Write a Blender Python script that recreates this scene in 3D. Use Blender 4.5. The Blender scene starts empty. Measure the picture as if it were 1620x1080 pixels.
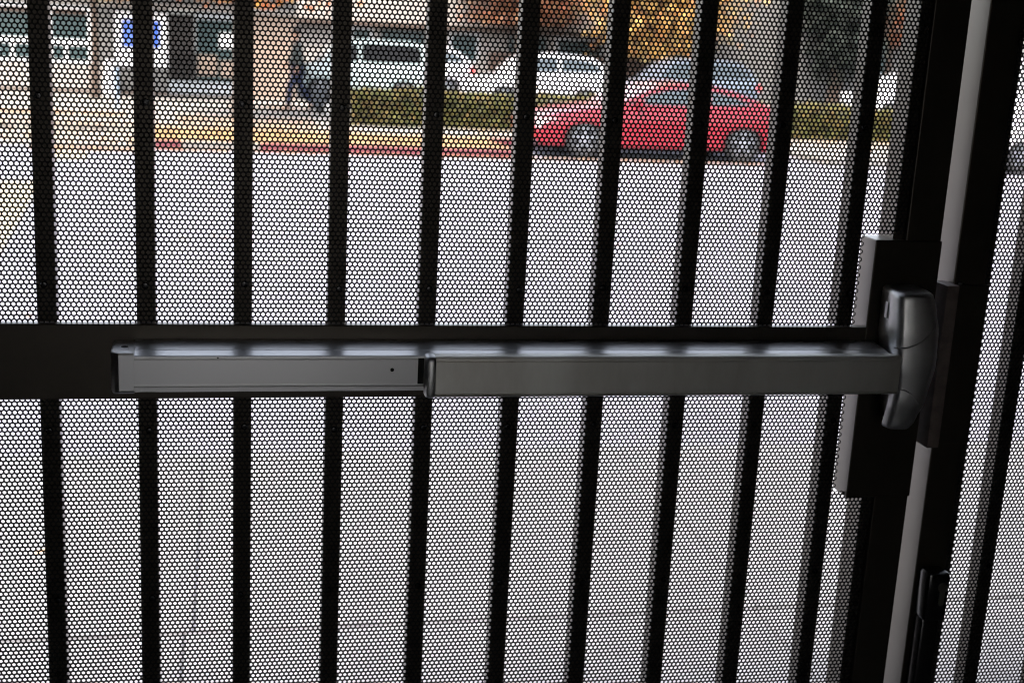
import bpy, bmesh, math, random
import numpy as np
from mathutils import Vector, Matrix
R = math.radians
sc = bpy.context.scene
col = sc.collection
random.seed(7)

# ------------------------------------------------------------------ camera, light, exposure
cam_d = bpy.data.cameras.new('camera')
cam = bpy.data.objects.new('camera', cam_d); col.objects.link(cam)
right = Vector((0.97735515, -0.20509811, 0.05207367))
down = Vector((0.00163775, -0.2387493, -0.97107986))
fwd = Vector((0.2115992, 0.94917519, -0.23300696))
m3 = Matrix((right, -down, -fwd)).transposed()
cam.matrix_world = Matrix.Translation((0.21767, -1.64539, 2.11797)) @ m3.to_4x4()
cam_d.sensor_width = 36.0; cam_d.lens = 46.017
cam_d.clip_start = 0.05; cam_d.clip_end = 2000
cam_d.dof.use_dof = True; cam_d.dof.focus_distance = 1.70; cam_d.dof.aperture_fstop = 5.6
sc.camera = cam

SUN_EL, SUN_AZ = 52.0, 215.0          # azimuth of the sun, clockwise from +Y
world = bpy.data.worlds.new('World'); sc.world = world; world.use_nodes = True
wn = world.node_tree; wn.nodes.clear()
sky = wn.nodes.new('ShaderNodeTexSky'); sky.sky_type = 'NISHITA'; sky.sun_disc = False
sky.sun_elevation = R(SUN_EL); sky.sun_rotation = R(SUN_AZ); sky.dust_density = 3.0; sky.ozone_density = 0.6
bg = wn.nodes.new('ShaderNodeBackground'); bg.inputs['Strength'].default_value = 0.15
wo = wn.nodes.new('ShaderNodeOutputWorld')
hs = wn.nodes.new('ShaderNodeHueSaturation'); hs.inputs['Saturation'].default_value = 0.38      # thin overcast: paler than a clear sky
wn.links.new(sky.outputs[0], hs.inputs['Color']); wn.links.new(hs.outputs[0], bg.inputs['Color']); wn.links.new(bg.outputs[0], wo.inputs['Surface'])
sun_d = bpy.data.lights.new('sun', 'SUN'); sun_d.energy = 1.5; sun_d.angle = R(14); sun_d.color = (1, 0.93, 0.82)
sun = bpy.data.objects.new('sun', sun_d); col.objects.link(sun)
sd = Vector((math.sin(R(SUN_AZ)) * math.cos(R(SUN_EL)), math.cos(R(SUN_AZ)) * math.cos(R(SUN_EL)), math.sin(R(SUN_EL))))
sun.rotation_euler = sd.to_track_quat('Z', 'Y').to_euler()
sc.view_settings.view_transform = 'Standard'; sc.view_settings.look = 'None'
sc.view_settings.gamma = 1.0; sc.view_settings.use_curve_mapping = False
sc.view_settings.exposure = 2.5
sc.cycles.use_denoising = True
sc.cycles.filter_width = 1.1
sc.cycles.max_bounces = 8; sc.cycles.diffuse_bounces = 4; sc.cycles.glossy_bounces = 4
sc.cycles.sample_clamp_indirect = 4.0

# ------------------------------------------------------------------ materials
def mat(name, base, rough=0.6, metal=0.0, spec=0.5, coat=0.0, vary=0.0, scale=8.0, bump=0.0, base2=None, aniso=None, emit=None):
    m = bpy.data.materials.new(name); m.use_nodes = True
    nt = m.node_tree; b = nt.nodes['Principled BSDF']
    b.inputs['Base Color'].default_value = (*base, 1); b.inputs['Roughness'].default_value = rough
    b.inputs['Metallic'].default_value = metal; b.inputs['Specular IOR Level'].default_value = spec
    b.inputs['Coat Weight'].default_value = coat
    if coat: b.inputs['Coat Roughness'].default_value = 0.05
    if vary or bump or base2:
        tc = nt.nodes.new('ShaderNodeTexCoord'); mp = nt.nodes.new('ShaderNodeMapping')
        nt.links.new(tc.outputs['Object'], mp.inputs['Vector'])
        if aniso: mp.inputs['Scale'].default_value = aniso
        n = nt.nodes.new('ShaderNodeTexNoise'); n.inputs['Scale'].default_value = scale
        n.inputs['Detail'].default_value = 6; n.inputs['Roughness'].default_value = 0.65
        nt.links.new(mp.outputs[0], n.inputs['Vector'])
        r = nt.nodes.new('ShaderNodeValToRGB')
        c2 = base2 or tuple(min(1, c * (1 + vary)) for c in base)
        c1 = base if base2 else tuple(c * (1 - vary) for c in base)
        r.color_ramp.elements[0].color = (*c1, 1); r.color_ramp.elements[1].color = (*c2, 1)
        r.color_ramp.elements[0].position = 0.3; r.color_ramp.elements[1].position = 0.7
        nt.links.new(n.outputs['Fac'], r.inputs[0]); nt.links.new(r.outputs[0], b.inputs['Base Color'])
        mr = nt.nodes.new('ShaderNodeMapRange'); mr.inputs[3].default_value = max(0.02, rough - 0.1); mr.inputs[4].default_value = min(1, rough + 0.1)
        nt.links.new(n.outputs['Fac'], mr.inputs[0]); nt.links.new(mr.outputs[0], b.inputs['Roughness'])
        if bump:
            bp = nt.nodes.new('ShaderNodeBump'); bp.inputs['Strength'].default_value = bump; bp.inputs['Distance'].default_value = 0.01
            nt.links.new(n.outputs['Fac'], bp.inputs['Height']); nt.links.new(bp.outputs[0], b.inputs['Normal'])
    return m

def leafmat(name, cols, rough=0.6):
    m = bpy.data.materials.new(name); m.use_nodes = True
    nt = m.node_tree; b = nt.nodes['Principled BSDF']; b.inputs['Roughness'].default_value = rough
    b.inputs['Specular IOR Level'].default_value = 0.25
    g = nt.nodes.new('ShaderNodeNewGeometry'); r = nt.nodes.new('ShaderNodeValToRGB')
    r.color_ramp.interpolation = 'CONSTANT'
    els = r.color_ramp.elements
    while len(els) < len(cols): els.new(0.5)
    for i, c in enumerate(cols):
        els[i].position = i / len(cols); els[i].color = (*c, 1)
    nt.links.new(g.outputs['Random Per Island'], r.inputs[0]); nt.links.new(r.outputs[0], b.inputs['Base Color'])
    return m

M = {}
M['gate'] = mat('black_gate_paint', (0.022, 0.017, 0.013), 0.36, spec=0.8, vary=0.25, scale=40)
M['gate'].node_tree.nodes['Principled BSDF'].inputs['Specular Tint'].default_value = (1.0, 0.90, 0.78, 1)
M['sheet'] = mat('black_sheet_paint', (0.009, 0.009, 0.009), 0.5, spec=0.4)
M['alu'] = mat('brushed_aluminium', (0.78, 0.78, 0.79), 0.31, metal=1.0)
M['steel'] = mat('stainless_pad', (0.92, 0.89, 0.83), 0.40, metal=1.0, vary=0.16, scale=9, aniso=(1, 1, 0.3))
M['case'] = mat('satin_grey_case', (0.88, 0.88, 0.89), 0.42, metal=1.0, vary=0.06, scale=30)
M['dark'] = mat('shade_and_screw_black', (0.006, 0.006, 0.006), 0.7)  # near-black, stands in for shade in gaps; also colours small screws
M['lockblk'] = mat('black_lock_plastic', (0.010, 0.010, 0.011), 0.22)
M['brass'] = mat('nickel_cylinder', (0.45, 0.42, 0.37), 0.35, metal=1.0)
M['strike'] = mat('weathered_strike_paint', (0.16, 0.125, 0.115), 0.5, vary=0.3, scale=60)
M['road'] = mat('worn_asphalt', (0.19, 0.188, 0.222), 0.9, vary=0.22, scale=0.9, bump=0.2)
M['slab'] = mat('concrete_slab', (0.182, 0.180, 0.188), 0.9, vary=0.14, scale=2.5, bump=0.25)
M['walk'] = mat('sidewalk_concrete', (0.205, 0.19, 0.17), 0.9, vary=0.14, scale=1.2, bump=0.2)
M['soil'] = mat('planting_strip', (0.22, 0.135, 0.055), 0.95, base2=(0.34, 0.23, 0.10), scale=3.0)
M['lot'] = mat('car_park_asphalt', (0.16, 0.16, 0.165), 0.9, vary=0.15, scale=1.0)
M['curbred'] = mat('red_kerb_paint', (0.105, 0.022, 0.032), 0.7, vary=0.25, scale=5)
M['curbgrey'] = mat('kerb_concrete', (0.15, 0.145, 0.14), 0.9, vary=0.2, scale=4)
M['yellow'] = mat('yellow_road_paint', (0.245, 0.21, 0.15), 0.8, vary=0.15, scale=6)
M['inner'] = mat('passage_render', (0.055, 0.047, 0.040), 0.85, vary=0.2, scale=1.5)
M['innerf'] = mat('passage_floor', (0.036, 0.034, 0.032), 0.7, vary=0.2, scale=2)
M['rubber'] = mat('tyre_rubber', (0.012, 0.012, 0.013), 0.8)
M['rim'] = mat('alloy_rim', (0.34, 0.35, 0.37), 0.4, metal=1.0)
M['glass'] = mat('car_glass', (0.02, 0.03, 0.035), 0.06, spec=0.8, coat=0.3)
M['tint'] = mat('tinted_glass', (0.006, 0.006, 0.006), 0.25, spec=0.15)
M['lamp'] = mat('headlamp_lens', (0.75, 0.75, 0.75), 0.1, coat=1)
M['tail'] = mat('tail_lamp_lens', (0.55, 0.01, 0.015), 0.15, coat=1)
M['under'] = mat('underbody', (0.012, 0.012, 0.012), 0.8)
def paint(n, c, r=0.3): return mat(n, c, r, coat=1.0, spec=0.5)
M['pred'] = mat('red_car_paint', (0.165, 0.003, 0.011), 0.32, coat=0.65, spec=0.3)
M['pwhite'] = paint('white_car_paint', (0.50, 0.50, 0.53))
M['psilver'] = paint('silver_car_paint', (0.42, 0.50, 0.50))
M['pblue'] = mat('grey_blue_car_paint', (0.085, 0.105, 0.135), 0.35, coat=0.4, spec=0.4)
M['pteal'] = paint('pale_teal_car_paint', (0.27, 0.33, 0.33))
M['wcream'] = mat('cream_render', (0.27, 0.245, 0.225), 0.85, vary=0.08, scale=1.5)
M['wgrey'] = mat('grey_render', (0.13, 0.127, 0.122), 0.85, vary=0.12, scale=1.5)
M['wpeach'] = mat('peach_render', (0.235, 0.18, 0.145), 0.85, vary=0.12, scale=2)
M['wblue'] = mat('pale_blue_wall', (0.27, 0.29, 0.31), 0.85, vary=0.08, scale=2)
M['white'] = mat('white_paint', (0.66, 0.66, 0.68), 0.5, vary=0.04, scale=3)
M['brown'] = mat('brown_trim', (0.055, 0.032, 0.022), 0.7, vary=0.2, scale=5)
M['door'] = mat('dark_door', (0.012, 0.009, 0.008), 0.6)
M['wglass'] = mat('window_glass', (0.03, 0.05, 0.052), 0.15, spec=0.5)
M['bluep'] = mat('blue_board', (0.03, 0.10, 0.50), 0.5)
M['bluel'] = mat('light_blue_print', (0.22, 0.33, 0.70), 0.5)
M['tile'] = mat('roof_tiles', (0.16, 0.10, 0.075), 0.8, vary=0.25, scale=3)
M['bark'] = mat('bark', (0.07, 0.05, 0.038), 0.95, vary=0.3, scale=9, bump=0.5)
M['hedge'] = leafmat('hedge_leaves', [(0.06, 0.07, 0.02), (0.105, 0.105, 0.03), (0.15, 0.13, 0.035), (0.085, 0.095, 0.03), (0.19, 0.11, 0.04), (0.05, 0.045, 0.02)])
M['orange'] = leafmat('orange_leaves', [(0.42, 0.13, 0.02), (0.32, 0.08, 0.015), (0.40, 0.20, 0.03), (0.20, 0.09, 0.03)])
M['yellowl'] = leafmat('yellow_leaves', [(0.44, 0.25, 0.06), (0.40, 0.19, 0.055), (0.33, 0.14, 0.055), (0.22, 0.18, 0.08), (0.46, 0.30, 0.10)])
M['rust'] = leafmat('rust_leaves', [(0.22, 0.075, 0.04), (0.27, 0.11, 0.05), (0.14, 0.07, 0.05), (0.30, 0.16, 0.08)])
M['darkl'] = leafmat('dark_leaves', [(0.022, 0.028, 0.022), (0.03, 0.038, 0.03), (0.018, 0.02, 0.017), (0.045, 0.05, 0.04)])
M['litter'] = leafmat('fallen_leaves', [(0.40, 0.22, 0.095), (0.36, 0.17, 0.065), (0.31, 0.13, 0.06), (0.40, 0.28, 0.14), (0.24, 0.14, 0.085)])
M['skin'] = mat('skin', (0.34, 0.19, 0.13), 0.5)
M['hair'] = mat('dark_hair', (0.016, 0.012, 0.010), 0.6)
M['jacket'] = mat('dark_jacket', (0.045, 0.055, 0.055), 0.85, vary=0.25, scale=12)
M['trouser'] = mat('navy_trousers', (0.018, 0.024, 0.055), 0.85, vary=0.25, scale=12)
M['bag'] = mat('grey_bag', (0.06, 0.066, 0.075), 0.8, vary=0.2, scale=12)
M['bollard'] = mat('pale_blue_post', (0.22, 0.31, 0.42), 0.5)

# ------------------------------------------------------------------ builders
class MB:
    def __init__(s): s.v = []; s.f = []
    def add(s, vs, fs):
        o = len(s.v); s.v += [tuple(v) for v in vs]; s.f += [tuple(i + o for i in f) for f in fs]; return s
    def box(s, x0, x1, y0, y1, z0, z1, b=0.0):
        if b <= 0:
            vs = [(x, y, z) for z in (z0, z1) for y in (y0, y1) for x in (x0, x1)]
            return s.add(vs, [(0, 2, 3, 1), (4, 5, 7, 6), (0, 1, 5, 4), (2, 6, 7, 3), (0, 4, 6, 2), (1, 3, 7, 5)])
        bm = bmesh.new(); bmesh.ops.create_cube(bm, size=1.0)
        for v in bm.verts:
            v.co = ((x0 + x1) / 2 + v.co.x * (x1 - x0), (y0 + y1) / 2 + v.co.y * (y1 - y0), (z0 + z1) / 2 + v.co.z * (z1 - z0))
        bmesh.ops.bevel(bm, geom=bm.edges[:], offset=b, segments=2, affect='EDGES', profile=0.5)
        bm.verts.index_update()
        s.add([v.co[:] for v in bm.verts], [[v.index for v in f.verts] for f in bm.faces]); bm.free(); return s
    def prism(s, pts, axis, a0, a1):      # pts: 2D outline; axis 'x': (y,z), 'y': (x,z), 'z': (x,y)
        n = len(pts)
        def p(q, a): return (a, q[0], q[1]) if axis == 'x' else (q[0], a, q[1]) if axis == 'y' else (q[0], q[1], a)
        vs = [p(q, a0) for q in pts] + [p(q, a1) for q in pts]
        fs = [tuple(range(n)), tuple(range(2 * n - 1, n - 1, -1))] + [(i, (i + 1) % n, n + (i + 1) % n, n + i) for i in range(n)]
        return s.add(vs, fs)
    def tube(s, pts, rad, n=8):
        rings = []; pts = [Vector(p) for p in pts]
        rs = rad if isinstance(rad, (list, tuple)) else [rad] * len(pts)
        for i, p in enumerate(pts):
            d = (pts[min(i + 1, len(pts) - 1)] - pts[max(i - 1, 0)]).normalized()
            a = d.orthogonal().normalized(); b = d.cross(a)
            if i and rings:
                a0 = (rings[-1][0] - pts[i - 1]); a = (a0 - d * a0.dot(d)).normalized(); b = d.cross(a)
            rings.append([p + (a * math.cos(2 * math.pi * k / n) + b * math.sin(2 * math.pi * k / n)) * rs[i] for k in range(n)])
        vs = [v for r in rings for v in r]; fs = []
        for i in range(len(rings) - 1):
            for k in range(n): fs.append((i * n + k, i * n + (k + 1) % n, (i + 1) * n + (k + 1) % n, (i + 1) * n + k))
        fs += [tuple(range(n - 1, -1, -1)), tuple((len(rings) - 1) * n + k for k in range(n))]
        return s.add(vs, fs)
    def lathe(s, prof, n=20, axis='z', c=(0, 0, 0), caps=True):     # prof: (r, h)
        vs = []
        for r, h in prof:
            for k in range(n):
                a = 2 * math.pi * k / n; x, y = r * math.cos(a), r * math.sin(a)
                q = (x, y, h) if axis == 'z' else (x, h, y)
                vs.append((q[0] + c[0], q[1] + c[1], q[2] + c[2]))
        fs = [(i * n + k, i * n + (k + 1) % n, (i + 1) * n + (k + 1) % n, (i + 1) * n + k) for i in range(len(prof) - 1) for k in range(n)]
        if caps: fs += [tuple(range(n - 1, -1, -1)), tuple((len(prof) - 1) * n + k for k in range(n))]
        return s.add(vs, fs)
    def build(s, name, m, parent=None, smooth=False, fix=True):
        me = bpy.data.meshes.new(name); me.from_pydata(s.v, [], s.f); me.update()
        if fix:
            bm = bmesh.new(); bm.from_mesh(me); bmesh.ops.recalc_face_normals(bm, faces=bm.faces[:]); bm.to_mesh(me); bm.free()
        me.materials.append(M[m] if isinstance(m, str) else m)
        if smooth:
            me.polygons.foreach_set('use_smooth', [True] * len(me.polygons))
            try: me.set_sharp_from_angle(angle=R(38))
            except Exception: pass
        o = bpy.data.objects.new(name, me); col.objects.link(o)
        if parent: o.parent = parent
        return o

def tag(o, label=None, cat=None, group=None, kind=None):
    if label: o['label'] = label
    if cat: o['category'] = cat
    if group: o['group'] = group
    if kind: o['kind'] = kind
    return o
def empty(name, loc=(0, 0, 0), rz=0.0, label=None, cat=None, group=None):
    o = bpy.data.objects.new(name, None); col.objects.link(o)
    o.location = loc; o.rotation_euler = (0, 0, rz); o.empty_display_size = 0.1
    return tag(o, label, cat, group)
def share(o, parent, loc=(0, 0, 0), rot=None):          # a copy sharing mesh data
    c = o.copy(); col.objects.link(c); c.parent = parent; c.location = loc
    if rot: c.rotation_euler = rot
    return c
def struct(o): o['kind'] = 'structure'; return o

# street frame: s along the kerb, t away from it, rotated a little against the gate
A = R(3.4); U = Vector((math.cos(A), math.sin(A), 0)); V = Vector((-math.sin(A), math.cos(A), 0)); O = Vector((0.5, 19.45, 0))
def S(s, t, z=0.0): return O + U * s + V * t + Vector((0, 0, z))
def sbox(name, m, s0, s1, t0, t1, z0, z1, parent=None, b=0.0):
    o = MB().box(s0, s1, t0, t1, z0, z1, b).build(name, m, parent)
    if not parent: o.location = O; o.rotation_euler = (0, 0, A)
    return o

# ------------------------------------------------------------------ large setting
struct(MB().box(-400, 400, 19.0 - 0.2, 700, -0.4, -0.02).build('ground', 'lot'))
struct(sbox('road', 'road', -300, 300, -18.9, 0.0, -0.3, 0.0))
# pavement before the gate: separate concrete slabs with open joints
pv = struct(MB().box(-60, 60, -3.0, 2.66, -0.35, 0.004).build('pavement', 'slab'))
protos = {}
for j, (y0, y1) in enumerate([(0.95, 2.65), (2.66, 4.6)]):
    x = -6.23 + (0.0 if j == 0 else 0.03)
    while x < 9:
        if j not in protos:
            protos[j] = MB().box(0.004, 2.096, y0 + 0.005, y1 - 0.005, -0.02, 0.0, 0.003).build('slab', 'slab', pv); o = protos[j]
            o.location = (x, 0, 0.024)
        else:
            o = share(protos[j], pv, (x, 0, 0.024 + random.uniform(-0.002, 0.002)))
        x += 2.10
# kerb and footway across the road
struct(sbox('kerb', 'curbgrey', -60, -1.42, 0.0, 0.16, -0.2, 0.035))
for s0, s1, m in ((-1.42, -1.0, 'curbred'), (-1.0, 0.2, 'curbgrey'), (0.2, 4.45, 'curbred'), (10.25, 60, 'curbgrey')):
    struct(sbox('kerb', m, s0 + 0.004, s1 - 0.004, 0.0, 0.16, -0.2, 0.135, b=0.012))
struct(sbox('kerb', 'curbred', 4.454, 10.246, 2.10, 2.26, -0.2, 0.135, b=0.012))      # back of the parking bay
struct(sbox('parking_bay', 'road', 4.45, 10.25, 0.001, 2.10, -0.3, -0.004))
struct(sbox('planting_strip', 'soil', -1.4, 4.445, 0.165, 2.6, -0.2, 0.115))
struct(sbox('planting_strip', 'soil', 4.455, 10.245, 2.265, 2.6, -0.2, 0.115))
struct(sbox('planting_strip', 'walk', 10.255, 60, 0.165, 2.6, -0.2, 0.115))
struct(sbox('driveway', 'walk', -60, -1.405, 0.165, 2.6, -0.2, 0.03))
struct(sbox('sidewalk', 'walk', -60, 60, 2.605, 7.6, -0.2, 0.118))
struct(sbox('forecourt', 'walk', -60, 2.2, 7.605, 12.2, -0.2, 0.112))
struct(sbox('car_park', 'lot', 2.205, 60, 7.605, 30, -0.2, 0.0))
# yellow paint on the road by the driveway
struct(sbox('road_marking', 'yellow', -3.25, -2.75, -9.6, -4.2, 0.0, 0.005))
struct(sbox('road_marking', 'yellow', -3.0, -2.35, -1.7, -0.5, 0.0, 0.005))

# fallen leaves
def litter(name, rects, size, m, h):
    vs = []; fs = []
    for (s0, s1, t0, t1, n, z) in rects:
        for _ in range(n):
            s = random.uniform(s0, s1); t = random.uniform(t0, t1); a = random.uniform(0, 6.28); r = size * random.uniform(0.6, 1.2)
            tl = random.uniform(-0.35, 0.35); tl2 = random.uniform(-0.35, 0.35)
            k = len(vs)
            for q in range(4):
                dx = math.cos(a + q * 1.571) * r * (1 if q % 2 else 0.62); dy = math.sin(a + q * 1.571) * r * (1 if q % 2 else 0.62)
                vs.append(S(s + dx, t + dy, z + 0.012 + abs(dx * tl + dy * tl2)))
            fs.append((k, k + 1, k + 2, k + 3))
    o = MB(); o.v = vs; o.f = fs
    ob = o.build(name, m, fix=False); tag(ob, kind='stuff', label='yellow and orange fallen leaves lying along the kerb and footway')
    return ob
litter('fallen_leaves', [(-1.4, 4.4, 0.17, 2.6, 2900, 0.115), (4.5, 20, 2.4, 4.3, 1500, 0.118), (-9, 2.2, 2.4, 3.6, 1300, 0.118), (-7, -1.9, 4.6, 5.6, 1100, 0.118),
                         (-7, -1.5, 0.1, 2.3, 900, 0.03), (-1.0, 1.6, 3.4, 5.4, 500, 0.118), (-1.4, 9, -0.28, -0.02, 900, 0.0), (-3.2, -1.6, -0.6, 0, 260, 0.0),
                         (0.2, 2.0, 7.5, 9.4, 200, 0.115), (10.3, 20, 0.17, 2.5, 60, 0.115), (-4, 14, -16, -1, 60, 0.0)], 0.055, 'litter', 0.1)

# ------------------------------------------------------------------ passage the photograph is taken from (behind and beside the camera)
struct(MB().box(-2.4, 3.6, -7.0, 0.06, 0.40, 0.60).build('floor', 'innerf'))
for k in range(3):
    struct(MB().box(-2.4, 3.6, 0.062 + 0.29 * k, 0.35 + 0.29 * k, 0.004, 0.45 - 0.15 * k).build('step', 'slab'))
struct(MB().box(-2.4, 3.6, -7.0, 0.06, 3.0, 3.2).build('ceiling', 'inner'))
struct(MB().box(-2.6, -2.4, -7.0, 0.06, 0.0, 3.2).build('wall_left', 'inner'))
struct(MB().box(3.6, 3.8, -7.0, 0.06, 0.0, 3.2).build('wall_right', 'inner'))
wb = MB().box(-2.6, -0.3, -7.2, -7.0, 0.0, 3.2); wb.box(0.7, 3.8, -7.2, -7.0, 0.0, 3.2); wb.box(-0.3, 0.7, -7.2, -7.0, 2.7, 3.2); wb.box(-0.3, 0.7, -7.2, -7.0, 0.0, 0.6)  # back wall with an invented opening that lets sky light in
struct(wb.build('wall_back', 'inner'))
struct(MB().box(-40, 40, -60, -7.2, 0.3, 0.59).build('added_courtyard', 'slab'))  # added ground beyond the invented opening, never in view
struct(MB().box(-2.4, -0.26, -0.02, 0.06, 0.6, 3.0).build('wall_beside_gate', 'inner'))
struct(MB().box(1.83, 3.6, -0.02, 0.06, 0.6, 3.0).build('wall_beside_fence', 'inner'))
struct(MB().box(-0.26, 1.83, -0.02, 0.06, 2.68, 3.0).build('lintel', 'inner'))

# ------------------------------------------------------------------ perforated sheet (real holes)
P = 0.00635; HR = P * 0.380; TH = 0.0012
def perf(name, x0, x1, z0, z1, parent, fine, cut=None):
    """hexagon cells, each with a punched hole; cells inside `fine` (x0,x1,z0,z1) have rounder holes with walls."""
    dz = P * math.sqrt(3) / 2
    i0, i1 = int(math.floor(x0 / P)), int(math.ceil(x1 / P)); j0, j1 = int(math.ceil(z0 / dz)), int(math.floor(z1 / dz))
    I, J = np.meshgrid(np.arange(i0, i1), np.arange(j0, j1 + 1), indexing='ij')
    cx = (I * P + (J % 2) * P / 2).ravel(); cz = (J * dz).ravel()
    ok = (cx > x0) & (cx < x1)
    if cut: ok &= ~((cx > cut[0]) & (cz > cut[1]) & (cz < cut[2]))
    cx = cx[ok]; cz = cz[ok]
    fm = (cx > fine[0]) & (cx < fine[1]) & (cz > fine[2]) & (cz < fine[3])
    allv = []; allt = []; base = 0
    for fineq in (True, False):
        X = cx[fm] if fineq else cx[~fm]; Z = cz[fm] if fineq else cz[~fm]
        if len(X) == 0: continue
        h = np.radians(30 + 60 * np.arange(6)); hx = P / math.sqrt(3) * np.cos(h); hz = P / math.sqrt(3) * np.sin(h)
        n = 9 if fineq else 6
        r = np.radians(30 + 360 / n * np.arange(n)); rx = HR * np.cos(r); rz = HR * np.sin(r)
        tv = [np.stack([hx, 0 * hx, hz], 1), np.stack([rx, 0 * rx, rz], 1)]
        tris = []
        i = j = 0                                    # zip the two rings
        while i < 6 or j < n:
            if j >= n or (i < 6 and (i + 1) / 6 <= (j + 1) / n + 1e-9):
                tris.append((i % 6, (i + 1) % 6, 6 + j % n)); i += 1
            else:
                tris.append((i % 6, 6 + (j + 1) % n, 6 + j % n)); j += 1
        if fineq:
            tv.append(np.stack([rx, 0 * rx + TH, rz], 1))
            for k in range(n):
                a, b = 6 + k, 6 + (k + 1) % n
                tris += [(a, b, b + n), (a, b + n, a + n)]
        tv = np.concatenate(tv); tris = np.array(tris)
        vv = tv[None] + np.stack([X, 0 * X, Z], 1)[:, None]
        nv = len(tv)
        tt = tris[None] + (np.arange(len(X)) * nv)[:, None, None] + base
        allv.append(vv.reshape(-1, 3)); allt.append(tt.reshape(-1, 3)); base += len(X) * nv
    vv = np.concatenate(allv).astype(np.float32); tt = np.concatenate(allt).astype(np.int32)
    me = bpy.data.meshes.new(name); me.vertices.add(len(vv)); me.vertices.foreach_set('co', vv.ravel())
    me.loops.add(tt.size); me.loops.foreach_set('vertex_index', tt.ravel())
    me.polygons.add(len(tt)); me.polygons.foreach_set('loop_start', np.arange(0, tt.size, 3, dtype=np.int32))
    me.update(calc_edges=True); me.materials.append(M['sheet'])
    o = bpy.data.objects.new(name, me); col.objects.link(o); o.parent = parent
    return o

# ------------------------------------------------------------------ the gate leaf
SP = 0.1175; BW = 0.0229
gate = empty('metal_gate', (0, 0, 0), label='black metal gate of vertical bars behind perforated sheet with a horizontal push bar', cat='gate')
ZB, ZT, ZR0, ZR1 = 0.70, 2.62, 1.641, 1.737
f = MB().box(1.132, 1.185, -0.008, 0.045, 0.66, 2.66, 0.0015); f.box(1.117, 1.1322, 0.0022, 0.044, 0.66, 2.66)
f.build('stile', 'gate', gate)
MB().box(-0.235, -0.18, -0.008, 0.045, 0.66, 2.66, 0.0015).build('stile', 'gate', gate)
MB().box(-0.18, 1.132, -0.0082, 0.0085, ZR0, ZR1, 0.0015).build('middle_rail', 'gate', gate)
MB().box(-0.18, 1.132, -0.0082, 0.043, ZT, 2.66, 0.0015).build('top_rail', 'gate', gate)
MB().box(-0.18, 1.132, -0.0082, 0.043, 0.66, ZB, 0.0015).build('bottom_rail', 'gate', gate)
fine = (-0.10, 1.16, 1.12, 2.28)
perf('perforated_sheet', -0.182, 1.137, ZR1 - 0.003, ZT + 0.003, gate, fine, (1.071, 1.4, 1.865))
perf('perforated_sheet', -0.182, 1.137, ZB - 0.003, ZR0 + 0.003, gate, fine, (1.071, 1.495, 1.9))
ub = lb = scr = None
def screw_mesh():
    m = MB().lathe([(0.0042, 0.0), (0.0042, -0.0012), (0.0034, -0.0022), (0.0016, -0.0024), (0.0014, -0.0014)], 12, axis='y'); return m
for i in range(-1, 10):
    if ub is None:
        ub = MB().box(-BW / 2, BW / 2, 0.0022, 0.0022 + 0.0254, ZR1 + 0.0005, ZT - 0.0005).build('bar', 'gate', gate); ub.location = (i * SP, 0, 0)
        lb = MB().box(-BW / 2, BW / 2, 0.0022, 0.0022 + 0.0254, ZB + 0.0005, ZR0 - 0.0005).build('bar', 'gate', gate); lb.location = (i * SP, 0, 0)
        u, l = ub, lb
    else:
        u = share(ub, gate, (i * SP, 0, 0)); l = share(lb, gate, (i * SP, 0, 0))
    for par, zs in ((u, (1.785, 2.009, 2.235, 2.46)), (l, (1.598, 1.368, 1.138, 0.91))):
        for z in zs:
            jx = random.uniform(-0.003, 0.003); jz = random.uniform(-0.003, 0.003)
            if scr is None:
                scr = screw_mesh().build('screw', 'lockblk', par, smooth=True); scr.location = (jx, -0.0002, z)
            else: share(scr, par, (jx, -0.0002, z + jz))
# lock box welded over bars and stile
MB().box(1.0868, 1.1868, -0.0095, 0.036, 1.4855, 1.8605, 0.0015).build('lock_box', 'gate', gate)

# exit device
prof = [(-0.0095, 1.7182), (-0.018, 1.7182), (-0.050, 1.7152), (-0.051, 1.7147), (-0.0665, 1.7122), (-0.068, 1.7114), (-0.068, 1.7092), (-0.0655, 1.7085), (-0.0662, 1.7065),
        (-0.0662, 1.6760), (-0.0655, 1.6750), (-0.0655, 1.6735), (-0.0668, 1.6725), (-0.068, 1.6725), (-0.068, 1.6675), (-0.066, 1.6665), (-0.0095, 1.6665)]
dev = MB().prism(prof, 'x', 0.1045, 1.098).build('exit_device', 'alu', gate)
cap = [(0.1065, -0.0095), (0.0785, -0.0095), (0.0785, -0.046), (0.0788, -0.056), (0.0805, -0.063), (0.0840, -0.0675), (0.0890, -0.0695), (0.1065, -0.0695)]
c = MB()
zs = [(1.6650, 0.003), (1.6665, 0.0008), (1.669, 0), (1.713, 0), (1.7155, 0.0008), (1.7165, 0.003)]
n = len(cap); vs = []
for z, ins in zs:
    for (x, y) in cap: vs.append((min(max(x, 0.0785 + ins), 0.1065), max(y, -0.0695 + ins), z))
fs = [tuple(range(n)), tuple(range(len(vs) - 1, len(vs) - n - 1, -1))]
for k in range(len(zs) - 1):
    for i in range(n): fs.append((k * n + i, k * n + (i + 1) % n, (k + 1) * n + (i + 1) % n, (k + 1) * n + i))
c.add(vs, fs).build('end_cap', 'alu', dev)
MB().lathe([(0.0042, 0), (0.0042, 0.0006), (0.001, 0.0006)], 14, c=(0.094, -0.040, 1.7164)).build('screw', 'dark', dev)
MB().lathe([(0.0024, -0.0659), (0.0024, -0.0667), (0.0005, -0.0667)], 16, axis='y', c=(0.418, 0, 1.6935)).build('screw_hole_shade', 'dark', dev)  # black disc painted as the shade inside a hole
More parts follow.
